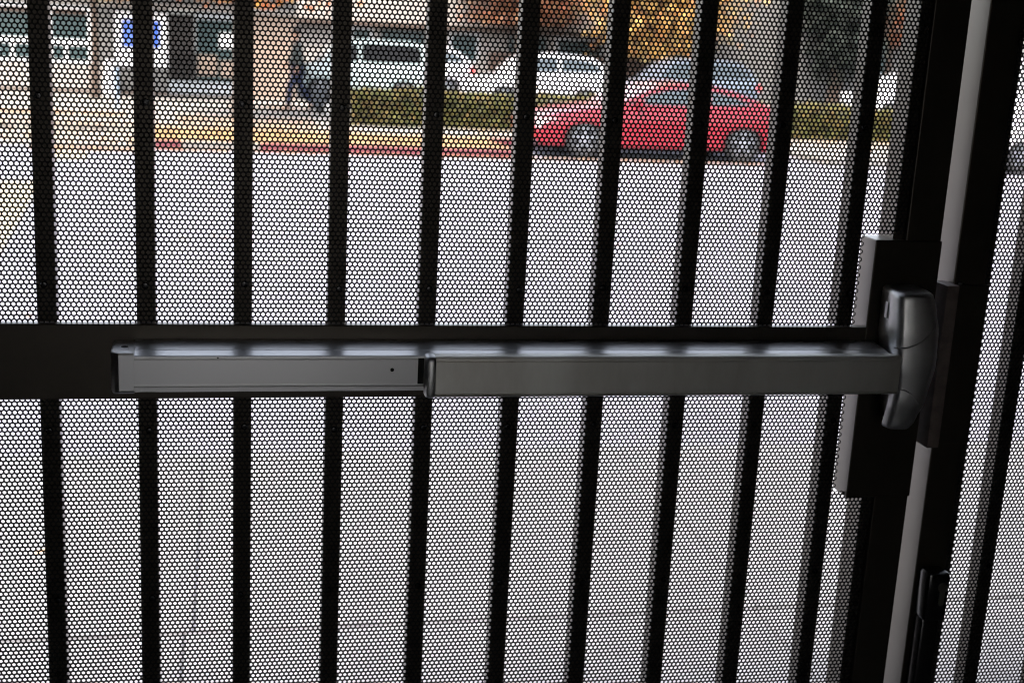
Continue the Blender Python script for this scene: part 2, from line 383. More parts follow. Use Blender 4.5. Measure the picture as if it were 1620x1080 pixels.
MB().lathe([(0.0010, 0), (0.0010, 0.0008), (0.0003, 0.0008)], 8, axis='y', c=(0.205, -0.0687, 1.7097)).build('screw', 'dark', dev)
MB().box(0.4505, 0.4580, -0.0675, -0.060, 1.6755, 1.7085).build('slot_shade', 'dark', dev)  # solid black block paints the shade of the gap beside the pad
pp = [(-0.0685, 1.7150), (-0.082, 1.7158), (-0.0845, 1.7148), (-0.0852, 1.7128), (-0.0852, 1.7098), (-0.0838, 1.7090), (-0.0846, 1.7078), (-0.0846, 1.6668), (-0.0838, 1.6660),
      (-0.0852, 1.6652), (-0.0848, 1.6632), (-0.0830, 1.6622), (-0.0685, 1.6622)]
MB().prism(pp, 'x', 0.4702, 1.104).build('push_pad', 'steel', dev)
pe = [(-0.0665, 1.7150), (-0.083, 1.7152), (-0.0865, 1.713), (-0.088, 1.709), (-0.0885, 1.700), (-0.0885, 1.676), (-0.088, 1.668), (-0.0865, 1.6635), (-0.083, 1.6612), (-0.0665, 1.6612)]
e = MB(); n = len(pe)
xs = [(0.4585, 0.004), (0.4600, 0.0012), (0.463, 0.0), (0.468, 0.0), (0.4704, 0.0012)]
vs = [(x, y + ins * (1 if y < -0.07 else 0), z + (ins * (-0.5 if z > 1.69 else 0.5))) for x, ins in xs for (y, z) in pe]
fs = [tuple(range(n)), tuple(range(len(vs) - 1, len(vs) - n - 1, -1))] + [(k * n + i, k * n + (i + 1) % n, (k + 1) * n + (i + 1) % n, (k + 1) * n + i) for k in range(len(xs) - 1) for i in range(n)]
e.add(vs, fs).build('pad_end_cap', 'case', dev, smooth=True)
# latch case: lofted shell, narrow at the ends, bulging to the right at mid height
def interp(tab, z):
    for (a, x), (b, y) in zip(tab, tab[1:]):
        if a <= z <= b:
            k = (z - a) / (b - a); k = k * k * (3 - 2 * k); return x + (y - x) * k
    return tab[-1][1] if z > tab[-1][0] else tab[0][1]
XB = [(1.606, 1.1260), (1.66, 1.1200), (1.74, 1.1050), (1.80, 1.1040)]
XL = [(1.606, 1.1050), (1.64, 1.1060), (1.665, 1.1065), (1.72, 1.1010), (1.745, 1.0965), (1.80, 1.0955)]
XR = [(1.606, 1.150), (1.62, 1.1545), (1.645, 1.161), (1.70, 1.1675), (1.745, 1.166), (1.775, 1.161), (1.80, 1.155)]
YF = [(1.606, -0.070), (1.66, -0.080), (1.70, -0.083), (1.74, -0.083), (1.80, -0.076)]
levels = [1.606, 1.6063, 1.6075, 1.610] + [1.614 + 0.0065 * k for k in range(28)] + [1.7945, 1.797, 1.7985, 1.799]
rings = []
for z in levels:
    ed = min(z - 1.606, 1.799 - z); ins = 0.005 * (1 - min(1, max(0, ed) / 0.006)) ** 2
    xl, xr, yf = interp(XL, z) + ins, interp(XR, z) - ins, interp(YF, z) + ins
    upper = 1 if z > 1.737 else 0
    xl2 = xl + 0.002 * upper
    xb = interp(XB, z) + ins
    rr = [(xb, -0.0098), (xb * 0.5 + xl * 0.5 - 0.001, yf * 0.55), (xl2 - 0.002, yf + 0.016), (xl2, yf + 0.007), (xl2 + 0.0025, yf + 0.0022), (xl2 + 0.007, yf)]
    w = xr - xl
    rr += [(xl + w * 0.45, yf - 0.0018), (xl + w * 0.7, yf - 0.0005), (xr - 0.012, yf + 0.003), (xr - 0.006, yf + 0.008), (xr - 0.002, yf + 0.016), (xr, yf + 0.028), (xr + 0.001, -0.0098)]
    rings.append([(x, y, z) for x, y in rr])
n = len(rings[0]); vs = [p for r in rings for p in r]
fs = [(k * n + i, k * n + (i + 1) % n, (k + 1) * n + (i + 1) % n, (k + 1) * n + i) for k in range(len(rings) - 1) for i in range(n)]
fs += [tuple(range(n - 1, -1, -1)), tuple(len(vs) - n + i for i in range(n))]
case = MB().add(vs, fs).build('latch_case', 'case', dev, smooth=True)
def case_front(x, z):        # y of the shell's face at x, z
    xl, xr, yf = interp(XL, z), interp(XR, z), interp(YF, z)
    if x < xr - 0.012: return yf - 0.0012
    k = (x - (xr - 0.012)) / 0.012; return yf + 0.003 + 0.025 * k * k
for pts in ([(1.090, 1.7275), (1.098, 1.7255), (1.112, 1.7265), (1.124, 1.731), (1.136, 1.739), (1.146, 1.749), (1.152, 1.758)],
            [(1.109, 1.668), (1.118, 1.6655), (1.127, 1.6605), (1.135, 1.653), (1.141, 1.646)]):
    bead = MB(); bead.tube([(x, case_front(max(x, 1.104), z) + 0.0002, z) for x, z in pts], [0.0006] + [0.0013] * (len(pts) - 2) + [0.0006], 6)
    bead.build('ridge', 'case', dev, smooth=True)
MB().box(1.0975, 1.0998, -0.0420, -0.0350, 1.758, 1.780, 0.0004).build('label_plate', 'alu', dev)
MB().box(1.0935, 1.1035, -0.0760, -0.0690, 1.7085, 1.7145).build('slot_shade', 'dark', dev)  # black block, its colour stands in for shade in a recess

# ------------------------------------------------------------------ fixed leaf on the right
fence = empty('fence_panel', (0, 0, 0), label='fixed fence panel of bars and perforated sheet right of the push bar gate', cat='fence')
f = MB().box(1.213, 1.262, -0.008, 0.052, 0.60, 2.68, 0.0015); f.box(1.2618, 1.276, 0.0022, 0.040, 0.60, 2.68)
f.build('post', 'gate', fence)
MB().box(1.775, 1.83, -0.008, 0.040, 0.60, 2.68, 0.0015).build('post', 'gate', fence)
MB().box(1.276, 1.775, -0.006, 0.038, 2.62, 2.66).build('top_rail', 'gate', fence)
MB().box(1.276, 1.775, -0.006, 0.038, 0.64, 0.70).build('bottom_rail', 'gate', fence)
perf('perforated_sheet', 1.258, 1.777, 0.697, 2.623, fence, (1.25, 1.46, 1.12, 2.24))
fb = None
for k in range(4):
    x = 1.336 + SP * k
    if fb is None:
        fb = MB().box(-BW / 2, BW / 2, 0.0022, 0.0276, 0.7005, 2.6195).build('bar', 'gate', fence); fb.location = (x, 0, 0); b = fb
    else: b = share(fb, fence, (x, 0, 0))
    for z in (1.138, 1.368, 1.598, 1.785, 2.009): share(scr, b, (random.uniform(-.003, .003), -0.0002, z))
st = MB().box(1.2102, 1.266, -0.0130, -0.0082, 1.566, 1.800, 0.0008).build('strike_plate', 'gate', fence)
MB().box(1.1915, 1.2100, -0.0300, 0.0120, 1.566, 1.8015, 0.001).build('strike_bar', 'strike', st)
MB().lathe([(0.003, 0), (0.003, 0.002), (0.001, 0.003)], 10, c=(1.222, -0.0105, 1.8002)).build('screw', 'alu', st)
# black lock with cylinder on the post
lk = MB().box(1.217, 1.252, -0.042, -0.0082, 1.300, 1.377, 0.006)
lk.box(1.219, 1.247, -0.034, -0.0083, 0.95, 1.302, 0.004)
lk = lk.build('lock', 'lockblk', fence, smooth=True)
key = [(0.0075 * math.cos(a), 0.0075 * math.sin(a)) for a in [R(d) for d in range(-60, 241, 15)]]
key = [(1.2395 + x, 1.355 + z) for x, z in key] + [(1.2355, 1.330), (1.2375, 1.327), (1.2415, 1.327), (1.2435, 1.330)]
cy = MB().prism(key, 'y', -0.0445, -0.0400).build('key_cylinder', 'brass', lk)

# ------------------------------------------------------------------ cars
def arch(cx, r, z0, n=9):       # points over a wheel arch, from +x to -x
    a0 = math.asin(max(-1, min(1, (z0 - 0.33) / r)))
    return [(cx + r * math.cos(a0 + (math.pi - 2 * a0) * k / n), 0.33 + r * math.sin(a0 + (math.pi - 2 * a0) * k / n)) for k in range(n + 1)]
wheel_cache = {}
def make_wheel(parent, x, y, rw, out):
    key = (round(rw, 3), out)
    if key not in wheel_cache:
        t = MB().lathe([(rw * 0.64, -0.02), (rw * 0.64, -0.10), (rw * 0.93, -0.105), (rw, -0.07), (rw, 0.07), (rw * 0.93, 0.105), (rw * 0.64, 0.10), (rw * 0.64, 0.02)], 28, axis='y').build('wheel', 'rubber', parent, smooth=True)
        r = MB().lathe([(rw * 0.635, out * 0.03), (rw * 0.635, out * 0.100), (rw * 0.585, out * 0.102), (rw * 0.57, out * 0.060), (rw * 0.57, out * 0.03)], 24, axis='y', caps=False)
        for k in range(5):
            a = 2 * math.pi * k / 5 + 0.3
            d = Vector((math.cos(a), 0, math.sin(a))); q = Vector((-d.z, 0, d.x))
            i0, i1 = d * rw * 0.10, d * rw * 0.59
            ya, yb = out * 0.060, out * 0.094
            pts = [i0 + q * 0.036, i1 + q * 0.024, i1 - q * 0.024, i0 - q * 0.036]
            r.add([(p.x, ya, p.z) for p in pts] + [(p.x, yb, p.z) for p in pts], [(0, 1, 2, 3), (7, 6, 5, 4), (0, 4, 5, 1), (1, 5, 6, 2), (2, 6, 7, 3), (3, 7, 4, 0)])
        r.lathe([(rw * 0.18, out * 0.05), (rw * 0.17, out * 0.10), (rw * 0.05, out * 0.105)], 14, axis='y')
        rim = r.build('rim', 'rim', t, smooth=True)
        wheel_cache[key] = (t, rim); t.location = (x, y, rw)
    else:
        t0, r0 = wheel_cache[key]
        t = share(t0, parent, (x, y, rw)); share(r0, t)

def car(name, label, cat, s, t, L, W, top, wheels, cabin, paintm, rw=0.32, yaw=0.0, glassm='glass', win_split=(0.55,), zb=0.2, group=None, head=True, mir=True):
    """top: outline of the lower body (front to rear), cabin: outline of the greenhouse; the car faces -x and its near side lies at y = 0."""
    root = empty(name, S(s, t, 0.0), A + yaw, label, cat, group)
    xc = L / 2
    bot = [(L - 0.02, zb + 0.08), (L - 0.12, zb)]
    for cx in (wheels[1], wheels[0]):
        bot += arch(cx, rw + 0.055, zb)
    bot += [(0.12, zb), (0.03, zb + 0.08)]
    ring = list(top) + bot
    n = len(ring); vs = []
    ys = [(0.0, 0.975, 0.10), (0.035, 0.985, 0.045), (0.11, 0.995, 0.012), (0.30, 1.0, 0.0)]
    ys = ys + [(W - y, a, b) for y, a, b in reversed(ys)]
    for y, sx, dz in ys:
        bend = 0.22 if y in (0.0, W) else 0.10 if min(y, W - y) < 0.1 else 0.03 if min(y, W - y) < 0.2 else 0
        for (x, z) in ring:
            w = min(1, max(0, (z - 0.45) / 0.3))
            e = abs((x - xc) / xc) ** 10
            vs.append((x - (x - xc) / xc * e * bend * 0.6, y, z - dz * w))
    fs = [tuple(range(n)), tuple(range(len(vs) - 1, len(vs) - n - 1, -1))]
    for k in range(len(ys) - 1):
        for i in range(n): fs.append((k * n + i, k * n + (i + 1) % n, (k + 1) * n + (i + 1) % n, (k + 1) * n + i))
    body = MB().add(vs, fs).build('body', paintm, root, smooth=True)
    MB().box(0.25, L - 0.25, 0.20, W - 0.20, zb - 0.07, zb + 0.38).build('underbody', 'under', root)
    # greenhouse
    z0 = cabin[0][1]; zt = max(z for _, z in cabin)
    def yy(z): return 0.10 + (z - z0) * 0.34
    cm = MB(); n = len(cabin)
    vs = [(x, yy(z), z) for x, z in cabin] + [(x, W - yy(z), z) for x, z in cabin]
    fs = [tuple(range(n)), tuple(range(2 * n - 1, n - 1, -1))] + [(i, (i + 1) % n, n + (i + 1) % n, n + i) for i in range(n)]
    cb = cm.add(vs, fs).build('cabin', paintm, root)
    # side windows: inset copy of the greenhouse outline cut by pillars
    def zat(x):
        zz = []
        for (xa, za), (xb, zb_) in zip(cabin, cabin[1:]):
            if xa <= x <= xb and xb > xa: zz.append(za + (zb_ - za) * (x - xa) / (xb - xa))
        return max(zz) if zz else z0
    xa, xb = cabin[0][0] + 0.22, cabin[-1][0] - 0.20
    cuts = [xa] + [xa + (xb - xa) * q for q in win_split] + [xb]
    for q in range(len(cuts) - 1):
        l = cuts[q] + (0.035 if q else 0); r = cuts[q + 1] - (0.035 if q < len(cuts) - 2 else 0)
        N = 9; up = []; lo = []
        for k in range(N + 1):
            x = l + (r - l) * k / N; zl = z0 + 0.045; zu = max(zl + 0.01, min(zat(x) - 0.075, zt - 0.075))
            up.append((x, zu)); lo.append((x, zl))
        poly = lo + up[::-1]
        for side in (0, 1):
            mb = MB()
            def pt(x, z, d): return (x, yy(z) - d, z) if side == 0 else (x, W - yy(z) + d, z)
            m_ = len(poly)
            mb.add([pt(x, z, -0.002) for x, z in poly] + [pt(x, z, 0.006) for x, z in poly],
                   [tuple(range(m_)), tuple(range(2 * m_ - 1, m_ - 1, -1))] + [(i, (i + 1) % m_, m_ + (i + 1) % m_, m_ + i) for i in range(m_)])
            mb.build('window', glassm, cb)
    # windscreen and rear glass
    def screen(nm, p, q):
        (x0_, z0_), (x1_, z1_) = p, q
        nx, nz = -(z1_ - z0_), (x1_ - x0_); l = math.hypot(nx, nz); nx, nz = nx / l * 0.006, nz / l * 0.006
        if nz < 0: nx, nz = -nx, -nz
        a, b = 0.08, 0.92
        P0 = (x0_ + (x1_ - x0_) * a, z0_ + (z1_ - z0_) * a); P1 = (x0_ + (x1_ - x0_) * b, z0_ + (z1_ - z0_) * b)
        v = []
        for d in (-0.3, 1):
            for (x, z) in (P0, P1):
                for yv in (yy(z) + 0.07, W - yy(z) - 0.07): v.append((x + nx * d, yv, z + nz * d))
        MB().add(v, [(0, 1, 3, 2), (4, 6, 7, 5), (0, 4, 5, 1), (2, 3, 7, 6), (0, 2, 6, 4), (1, 5, 7, 3)]).build(nm, glassm, cb)
    iw = [i for i, (x, z) in enumerate(cabin) if z > zt - 0.09]
    screen('windscreen', cabin[0], cabin[iw[0]]); screen('rear_window', cabin[iw[-1]], cabin[-1])
    for wx in wheels:
        make_wheel(root, wx, 0.115, rw, -1); make_wheel(root, wx, W - 0.115, rw, 1)
    # lamps wrap round the corners
    hz = [z for x, z in top if x < 0.6][-1] - 0.16
    for side in (0, 1):
        def py(d): return d if side == 0 else W - d
        y0, y1 = sorted((py(0.012), py(0.42)))
        MB().prism([(0.055, hz - 0.07), (0.075, hz + 0.03), (0.62, hz + 0.10), (0.60, hz + 0.03), (0.30, hz - 0.07)], 'y', y0, y1).build('headlight', 'lamp', body)
        tz = max(z for x, z in top if x > L - 0.5) - 0.20
        y0, y1 = sorted((py(0.004), py(0.36)))
        MB().prism([(L - 0.30, tz + 0.07), (L - 0.045, tz + 0.06), (L - 0.012, tz), (L - 0.015, tz - 0.09), (L - 0.22, tz - 0.06)], 'y', y0, y1).build('tail_light', 'tail', body)
        if mir:
            x = cabin[0][0] + 0.36; y0, y1 = sorted((py(0.03), py(-0.14)))
            MB().box(x, x + 0.10, y0, y1, z0 + 0.03, z0 + 0.15, 0.02).build('mirror', paintm, body)
        x = cabin[0][0] + 0.42 * (cabin[-1][0] - cabin[0][0]) + 0.2; y0, y1 = sorted((py(0.012), py(-0.03)))
        MB().box(x, x + 0.17, y0, y1, z0 - 0.17, z0 - 0.14, 0.008).build('door_handle', paintm, body)
    MB().box(-0.012 + 0.05, 0.10, W * 0.28, W * 0.72, zb + 0.10, zb + 0.24).build('grille', 'under', body)
    return root

coupe_top = [(0.03, 0.34), (0.0, 0.46), (0.03, 0.60), (0.16, 0.68), (0.45, 0.76), (0.95, 0.85), (1.45, 0.92), (2.6, 0.955), (3.7, 0.99), (4.20, 1.02), (4.46, 1.0), (4.55, 0.93), (4.57, 0.75), (4.60, 0.58), (4.58, 0.36)]
coupe_cab = [(1.42, 0.90), (1.75, 1.06), (2.15, 1.225), (2.45, 1.29), (2.85, 1.325), (3.20, 1.305), (3.55, 1.235), (3.95, 1.11), (4.28, 0.985)]
car('red_coupe', 'red two door coupe parked at the red kerb facing left', 'car', 4.72, 0.20, 4.60, 1.78, coupe_top, (0.91, 3.81), coupe_cab, 'pred', 0.335, win_split=(0.62,), zb=0.235, yaw=R(-1.6))
def hatch(L, H): 
    top = [(0.03, 0.36), (0.0, 0.50), (0.03, 0.64), (0.18, 0.76), (0.55, 0.86), (L * 0.27, 0.96), (L * 0.6, 1.0), (L - 0.35, 1.03), (L - 0.08, 1.0), (L - 0.02, 0.80), (L, 0.60), (L - 0.02, 0.38)]
    cab = [(L * 0.22, 0.93), (L * 0.32, 1.0 + (H - 1) * 0.62), (L * 0.40, H - 0.05), (L * 0.52, H), (L * 0.72, H - 0.01), (L * 0.86, H - 0.07), (L - 0.22, 1.0 + (H - 1) * 0.45), (L - 0.08, 0.98)]
    return top, cab, (L * 0.19, L * 0.80)
def suv(L, H):
    top = [(0.03, 0.40), (0.0, 0.60), (0.03, 0.78), (0.20, 0.90), (0.60, 0.98), (L * 0.27, 1.02), (L * 0.6, 1.05), (L - 0.30, 1.07), (L - 0.06, 1.05), (L - 0.02, 0.85), (L, 0.62), (L - 0.02, 0.42)]
    cab = [(L * 0.20, 1.0), (L * 0.28, 1.05 + (H - 1.05) * 0.6), (L * 0.35, H - 0.06), (L * 0.50, H), (L * 0.85, H - 0.01), (L - 0.20, H - 0.07), (L - 0.11, 1.0 + (H - 1) * 0.5), (L - 0.04, 1.02)]
    return top, cab, (L * 0.19, L * 0.80)
t_, c_, w_ = suv(3.55, 1.60)
car('parked_car', 'pale sport utility car with dark tinted side window behind the hedge left end', 'car', 2.10, 13.0, 3.55, 1.75, t_, w_, c_, 'pteal', 0.33, glassm='tint', win_split=(0.32,), group='cars in the car park')
t_, c_, w_ = hatch(3.7, 1.47)
car('parked_car', 'white hatchback parked behind the hedge beside the pale sport utility car', 'car', 6.95, 13.0, 3.7, 1.72, t_, w_, c_, 'pwhite', 0.32, win_split=(0.5,), group='cars in the car park')
t_, c_, w_ = hatch(3.7, 1.45)
car('parked_car', 'silver car with one red tail light showing between two pale cars', 'car', 3.95, 16.6, 3.75, 1.72, t_, w_, c_, 'pwhite', 0.32, win_split=(0.5,), group='cars in the car park')
t_, c_, w_ = hatch(4.0, 1.52)
car('parked_car', 'grey blue hatchback parked right behind the red coupe', 'car', 11.05, 13.0, 4.0, 1.75, t_, w_, c_, 'pblue', 0.32, win_split=(0.52,), group='cars in the car park')
t_, c_, w_ = hatch(4.2, 1.45)
car('parked_car', 'white car half hidden by the hedge near the gate stile', 'car', 18.45, 13.0, 4.2, 1.75, t_, w_, c_, 'pwhite', 0.32, win_split=(0.52,), group='cars in the car park')
t_, c_, w_ = hatch(4.3, 1.47)
car('parked_car', 'white car at the kerb seen through the right fence panel', 'car', 12.8, -0.72, 4.3, 1.78, t_, w_, c_, 'pwhite', 0.335, win_split=(0.52,))

# ------------------------------------------------------------------ plants
def leaves(mb, c, n, sig, size, rnd=random, clampz=None):
    for _ in range(n):
        p = Vector((rnd.gauss(0, sig[0]), rnd.gauss(0, sig[1]), rnd.gauss(0, sig[2]))) + c
        if clampz is not None and p.z < clampz: continue
        leaf(mb, p, size * rnd.uniform(0.6, 1.3))
def leaf(mb, p, r):
    d = Vector((random.gauss(0, 1), random.gauss(0, 1), random.gauss(0, 1))).normalized(); a = d.orthogonal().normalized(); b = d.cross(a)
    k = len(mb.v)
    mb.v += [tuple(p - a * r), tuple(p + b * r * 0.55), tuple(p + a * r), tuple(p - b * r * 0.55)]
    mb.f.append((k, k + 1, k + 2, k + 3))
def tree(name, label, cat, s, t, trunk_h, tr, cc, cr, nclump, nleaf, lsize, m, group=None, clampz=None):
    base = S(s, t, 0.0)
    root = empty(name, base, 0, label, cat, group)
    tm = MB(); topz = trunk_h
    tm.tube([(0, 0, 0), (0.02, 0.01, trunk_h * 0.5), (0.0, 0.03, trunk_h)], [tr * 1.25, tr, tr * 0.75], 10)
    trunk = tm.build('trunk', 'bark', root, smooth=True)
    lm = MB(); cm = MB()
    for k in range(nclump):
        while True:
            q = Vector((random.uniform(-1, 1), random.uniform(-1, 1), random.uniform(-1, 1)))
            if 0.25 < q.length < 1: break
        c = Vector((cc[0] + q.x * cr[0], cc[1] + q.y * cr[1], cc[2] + q.z * cr[2]))
        if k % 3 == 0:
            st_ = Vector((0, 0.02, trunk_h * random.uniform(0.8, 1.0))); mid = st_.lerp(c, 0.5) + Vector((0, 0, 0.12))
            lm.tube([st_, mid, c], [tr * 0.5, tr * 0.28, tr * 0.08], 6)
        leaves(cm, c, nleaf // nclump, (0.20 * cr[0], 0.20 * cr[1], 0.16 * cr[2]), lsize, clampz=clampz)
    if lm.v: lm.build('limb', 'bark', root, smooth=True)
    cm.build('crown', m, root, fix=False)
    return root
tree('street_tree', 'orange leaved street tree standing on the footway behind the third bar', 'tree', 0.15, 4.6, 2.6, 0.10, (0, 0, 3.6), (2.3, 2.0, 1.35), 60, 7000, 0.09, 'orange', clampz=2.2)
tree('maple_tree', 'bright yellow tree rising behind the red coupe', 'tree', 14.2, 19.2, 2.4, 0.16, (0, 0, 3.3), (2.3, 1.9, 2.0), 60, 8000, 0.11, 'yellowl', clampz=1.3)
tree('maple_tree', 'rust brown tree behind the white hatchback roof', 'tree', 10.3, 21.4, 2.6, 0.15, (0, 0, 3.6), (2.2, 1.8, 1.5), 50, 6000, 0.11, 'rust', clampz=2.2)
tree('dark_tree', 'dense dark evergreen tree beyond the hedge near the right', 'tree', 20.2, 18.2, 3.0, 0.22, (0, 0, 3.6), (1.5, 1.5, 2.5), 70, 12000, 0.12, 'darkl', clampz=0.9)
tree('maple_tree', 'orange brown tree right of the dark evergreen tree', 'tree', 23.4, 20.5, 2.8, 0.16, (0, 0, 4.0), (1.9, 1.6, 1.8), 50, 6000, 0.12, 'rust', clampz=2.1)
tree('street_tree', 'yellow leaved tree by the left building over the blue board', 'tree', -2.6, 9.6, 2.7, 0.09, (0.5, 0, 3.3), (1.3, 1.2, 0.95), 30, 2600, 0.09, 'yellowl', clampz=2.15)
# hedge
hd = empty('hedge', S(0, 4.3, 0), A, 'long clipped olive green hedge along the footway behind the red coupe', 'hedge')
hm = MB(); s0, s1 = 2.25, 19.0
for _ in range(26000):
    s = random.uniform(s0, s1); fz = random.random(); face = random.random()
    if face < 0.55: y, z = random.gauss(0.02, 0.05), random.uniform(0.1, 0.79)
    elif face < 0.85: y, z = random.uniform(0, 0.9), 0.77 + random.gauss(0, 0.035)
    else: y, z = random.uniform(0, 0.9), random.uniform(0.1, 0.79)
    z += 0.03 * math.sin(s * 2.1) + 0.02 * math.sin(s * 5.3); y += 0.04 * math.sin(s * 3.1 + z * 4)
    leaf(hm, Vector((s, y, z)), random.uniform(0.025, 0.055))
hm.build('foliage', 'hedge', hd, fix=False)
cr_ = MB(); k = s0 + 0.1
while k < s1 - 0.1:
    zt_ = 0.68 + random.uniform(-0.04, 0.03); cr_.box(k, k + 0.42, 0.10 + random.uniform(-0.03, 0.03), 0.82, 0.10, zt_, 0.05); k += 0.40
cr_.build('dark_core', M['darkl'], hd)  # solid dark core, puts the shade inside the hedge into colour

# ------------------------------------------------------------------ left building
LT = 11.5
lb_ = empty('shop_building', S(0, LT, 0), A, 'low grey shop front with white framed windows at the left', 'building')
w = MB(); 
w.box(-9, -2.20, 0, 0.3, 0.112, 3.3); w.box(-2.20, 2.0, 0.06, 0.36, 2.08, 3.3); w.box(-2.2, -0.99, 0.06, 0.36, 0.112, 2.08); w.box(-0.41, -0.37, 0.06, 0.36, 0.112, 2.08)
w.build('wall', 'wgrey', lb_)
MB().box(0.50, 2.0, 0.05, 0.36, 0.112, 2.078).build('wall', 'wpeach', lb_)
MB().box(1.7, 2.0, 0.37, 6.0, 0.0, 3.3).build('side_wall', 'wpeach', lb_)
MB().box(-9.2, 2.2, -0.9, 6.2, 3.3, 3.42).build('roof', 'tile', lb_)
MB().box(-9.2, 2.2, -0.92, -0.82, 3.18, 3.30).build('gutter', 'white', lb_)
MB().box(-9, 2.0, -0.03, 0.05, 2.10, 2.20).build('fascia', 'wcream', lb_)
MB().box(-9, -1.0, -0.10, -0.001, 0.112, 0.19).build('base_course', 'brown', lb_)
MB().box(-0.99, 0.5, -0.08, -0.03, 0.112, 0.17).build('base_course', 'brown', lb_)
MB().box(-0.99, 0.5, -0.03, 0.055, 0.112, 0.47).build('low_wall', 'wblue', lb_)
MB().box(-2.73, -2.22, -0.012, -0.001, 0.80, 2.0).build('wall_panel', 'wgrey', lb_)
MB().box(-9, -2.22, -0.02, -0.001, 0.19, 0.79).build('wall_panel', 'wcream', lb_)
for (a, b) in ((-3.64, -2.74), (-4.80, -3.90), (-5.96, -5.06)):
    fr = MB()
    fr.box(a, b, -0.05, 0.0, 1.19, 1.31); fr.box(a, b, -0.05, 0.0, 2.00, 2.05); fr.box(a, b, -0.05, 0.0, 0.78, 0.84)
    fr.box(a, a + 0.05, -0.045, 0.0, 0.84, 2.0); fr.box(b - 0.05, b, -0.045, 0.0, 0.84, 2.0)
    fr.box(a + 0.33, a + 0.39, -0.045, 0.0, 0.84, 1.19)
    win = fr.build('window', 'white', lb_)
    for x0, x1, z0, z1 in ((a + 0.05, b - 0.05, 1.31, 2.0), (a + 0.05, a + 0.33, 0.84, 1.19), (a + 0.39, b - 0.05, 0.84, 1.19)):
        MB().box(x0, x1, -0.025, -0.012, z0, z1).build('pane', 'wglass', win)
    MB().box(a + 0.05, b - 0.05, -0.034, -0.028, 1.86, 2.0).build('blind', 'brown', win)
bd = MB().box(-2.21, -1.02, 0.0, 0.058, 0.76, 2.0).build('white_board', 'white', lb_)
MB().box(-2.03, -1.19, -0.012, 0.0, 1.20, 1.82).build('blue_panel', 'bluep', bd)
for k in range(4): MB().box(-1.95, -1.60, -0.018, -0.012, 1.30 + 0.13 * k, 1.35 + 0.13 * k).build('print_line', 'bluel', bd)
MB().box(-0.99, -0.41, 0.10, 0.16, 0.112, 2.02).build('door', 'door', lb_)
gg = MB(); gg.box(-0.99, -0.36, -0.02, 0.02, 1.12, 1.16); gg.box(-0.99, -0.36, -0.02, 0.02, 0.50, 0.54)
grl = gg.build('grille', 'door', lb_); bb = None
for k in range(9):
    if bb is None: bb = MB().box(0, 0.035, -0.015, 0.015, 0.54, 1.12).build('grille_bar', 'door', grl); bb.location = (-0.985, 0, 0)
    else: share(bb, grl, (-0.985 + 0.073 * k, 0, 0))
MB().box(-0.36, 0.50, 0.07, 0.085, 0.47, 2.078).build('shop_window', 'wglass', lb_)
MB().box(-0.36, 0.50, 0.04, 0.068, 1.92, 2.06).build('transom', 'wblue', lb_)
MB().box(0.18, 0.48, 0.05, 0.066, 1.28, 1.62).build('white_patch', 'white', lb_)  # flat white patch just in front of the shop glass
MB().box(-0.33, 0.12, 0.05, 0.066, 0.62, 1.10).build('peach_patch', 'wpeach', lb_)  # flat peach patches over the lower part of the glass
MB().box(0.20, 0.48, 0.052, 0.066, 0.60, 0.98).build('peach_patch', 'wpeach', lb_)
MB().box(0.70, 0.92, 0.03, 0.049, 1.0, 1.95).build('window', 'wglass', lb_)
# white tapered bin and post
bn = MB().lathe([(0.15, 0.0), (0.155, 0.03), (0.105, 0.66), (0.12, 0.68), (0.115, 0.73), (0.04, 0.78)], 20).build('litter_bin', 'white', smooth=True)
tag(bn, 'white tapered bin standing on the forecourt by the left building wall', 'bin'); bn.location = S(-2.32, 11.2, 0.112)
bo = MB().lathe([(0.045, 0.0), (0.045, 0.03), (0.028, 0.035), (0.028, 0.74), (0.034, 0.75), (0.030, 0.80), (0.01, 0.82)], 14).build('bollard', 'bollard', smooth=True)
tag(bo, 'thin pale blue bollard standing on the footway in front of the white bin', 'bollard'); bo.location = S(-2.07, 6.4, 0.118)

# ------------------------------------------------------------------ far building across the car park
fb_ = empty('long_building', S(0, 22.5, 0), A, 'long pale low building with dark eaves line beyond the car park', 'building')
MB().box(2.0, 15.5, 0, 5, 0.0, 4.2).build('wall', 'wcream', fb_)
MB().box(1.7, 15.8, -0.6, 5.3, 4.2, 4.4).build('roof', 'tile', fb_)
MB().box(2.0, 15.5, -0.5, -0.001, 1.92, 2.06).build('canopy', 'brown', fb_)
for k, (a, b) in enumerate(((4.9, 5.6), (5.9, 7.4), (8.2, 9.2), (10.2, 11.6), (11.9, 13.6))):
    fr = MB().box(a, b, -0.06, -0.001, 0.9, 1.86).build('window', 'wgrey' if k % 2 else 'white', fb_)
    MB().box(a + 0.06, b - 0.06, -0.075, -0.061, 0.96, 1.80).build('pane', 'wglass', fr)
MB().box(9.4, 15.2, -0.9, -0.75, 0.0, 1.30).build('parapet', 'brown', fb_)
gb = empty('grey_block', S(0, 20.5, 0), A, 'plain grey rendered block behind the dark evergreen tree', 'building')
MB().box(16.2, 26.0, 0, 5, 0.0, 4.5).build('wall', 'wgrey', gb)
MB().box(16.0, 26.2, -0.3, 5.2, 4.5, 4.65).build('roof', 'tile', gb)
for a in (22.3, 24.2):
    fr = MB().box(a, a + 1.1, -0.05, -0.001, 1.1, 2.4).build('window', 'white', gb); MB().box(a + 0.06, a + 1.04, -0.065, -0.051, 1.16, 2.34).build('pane', 'wglass', fr)

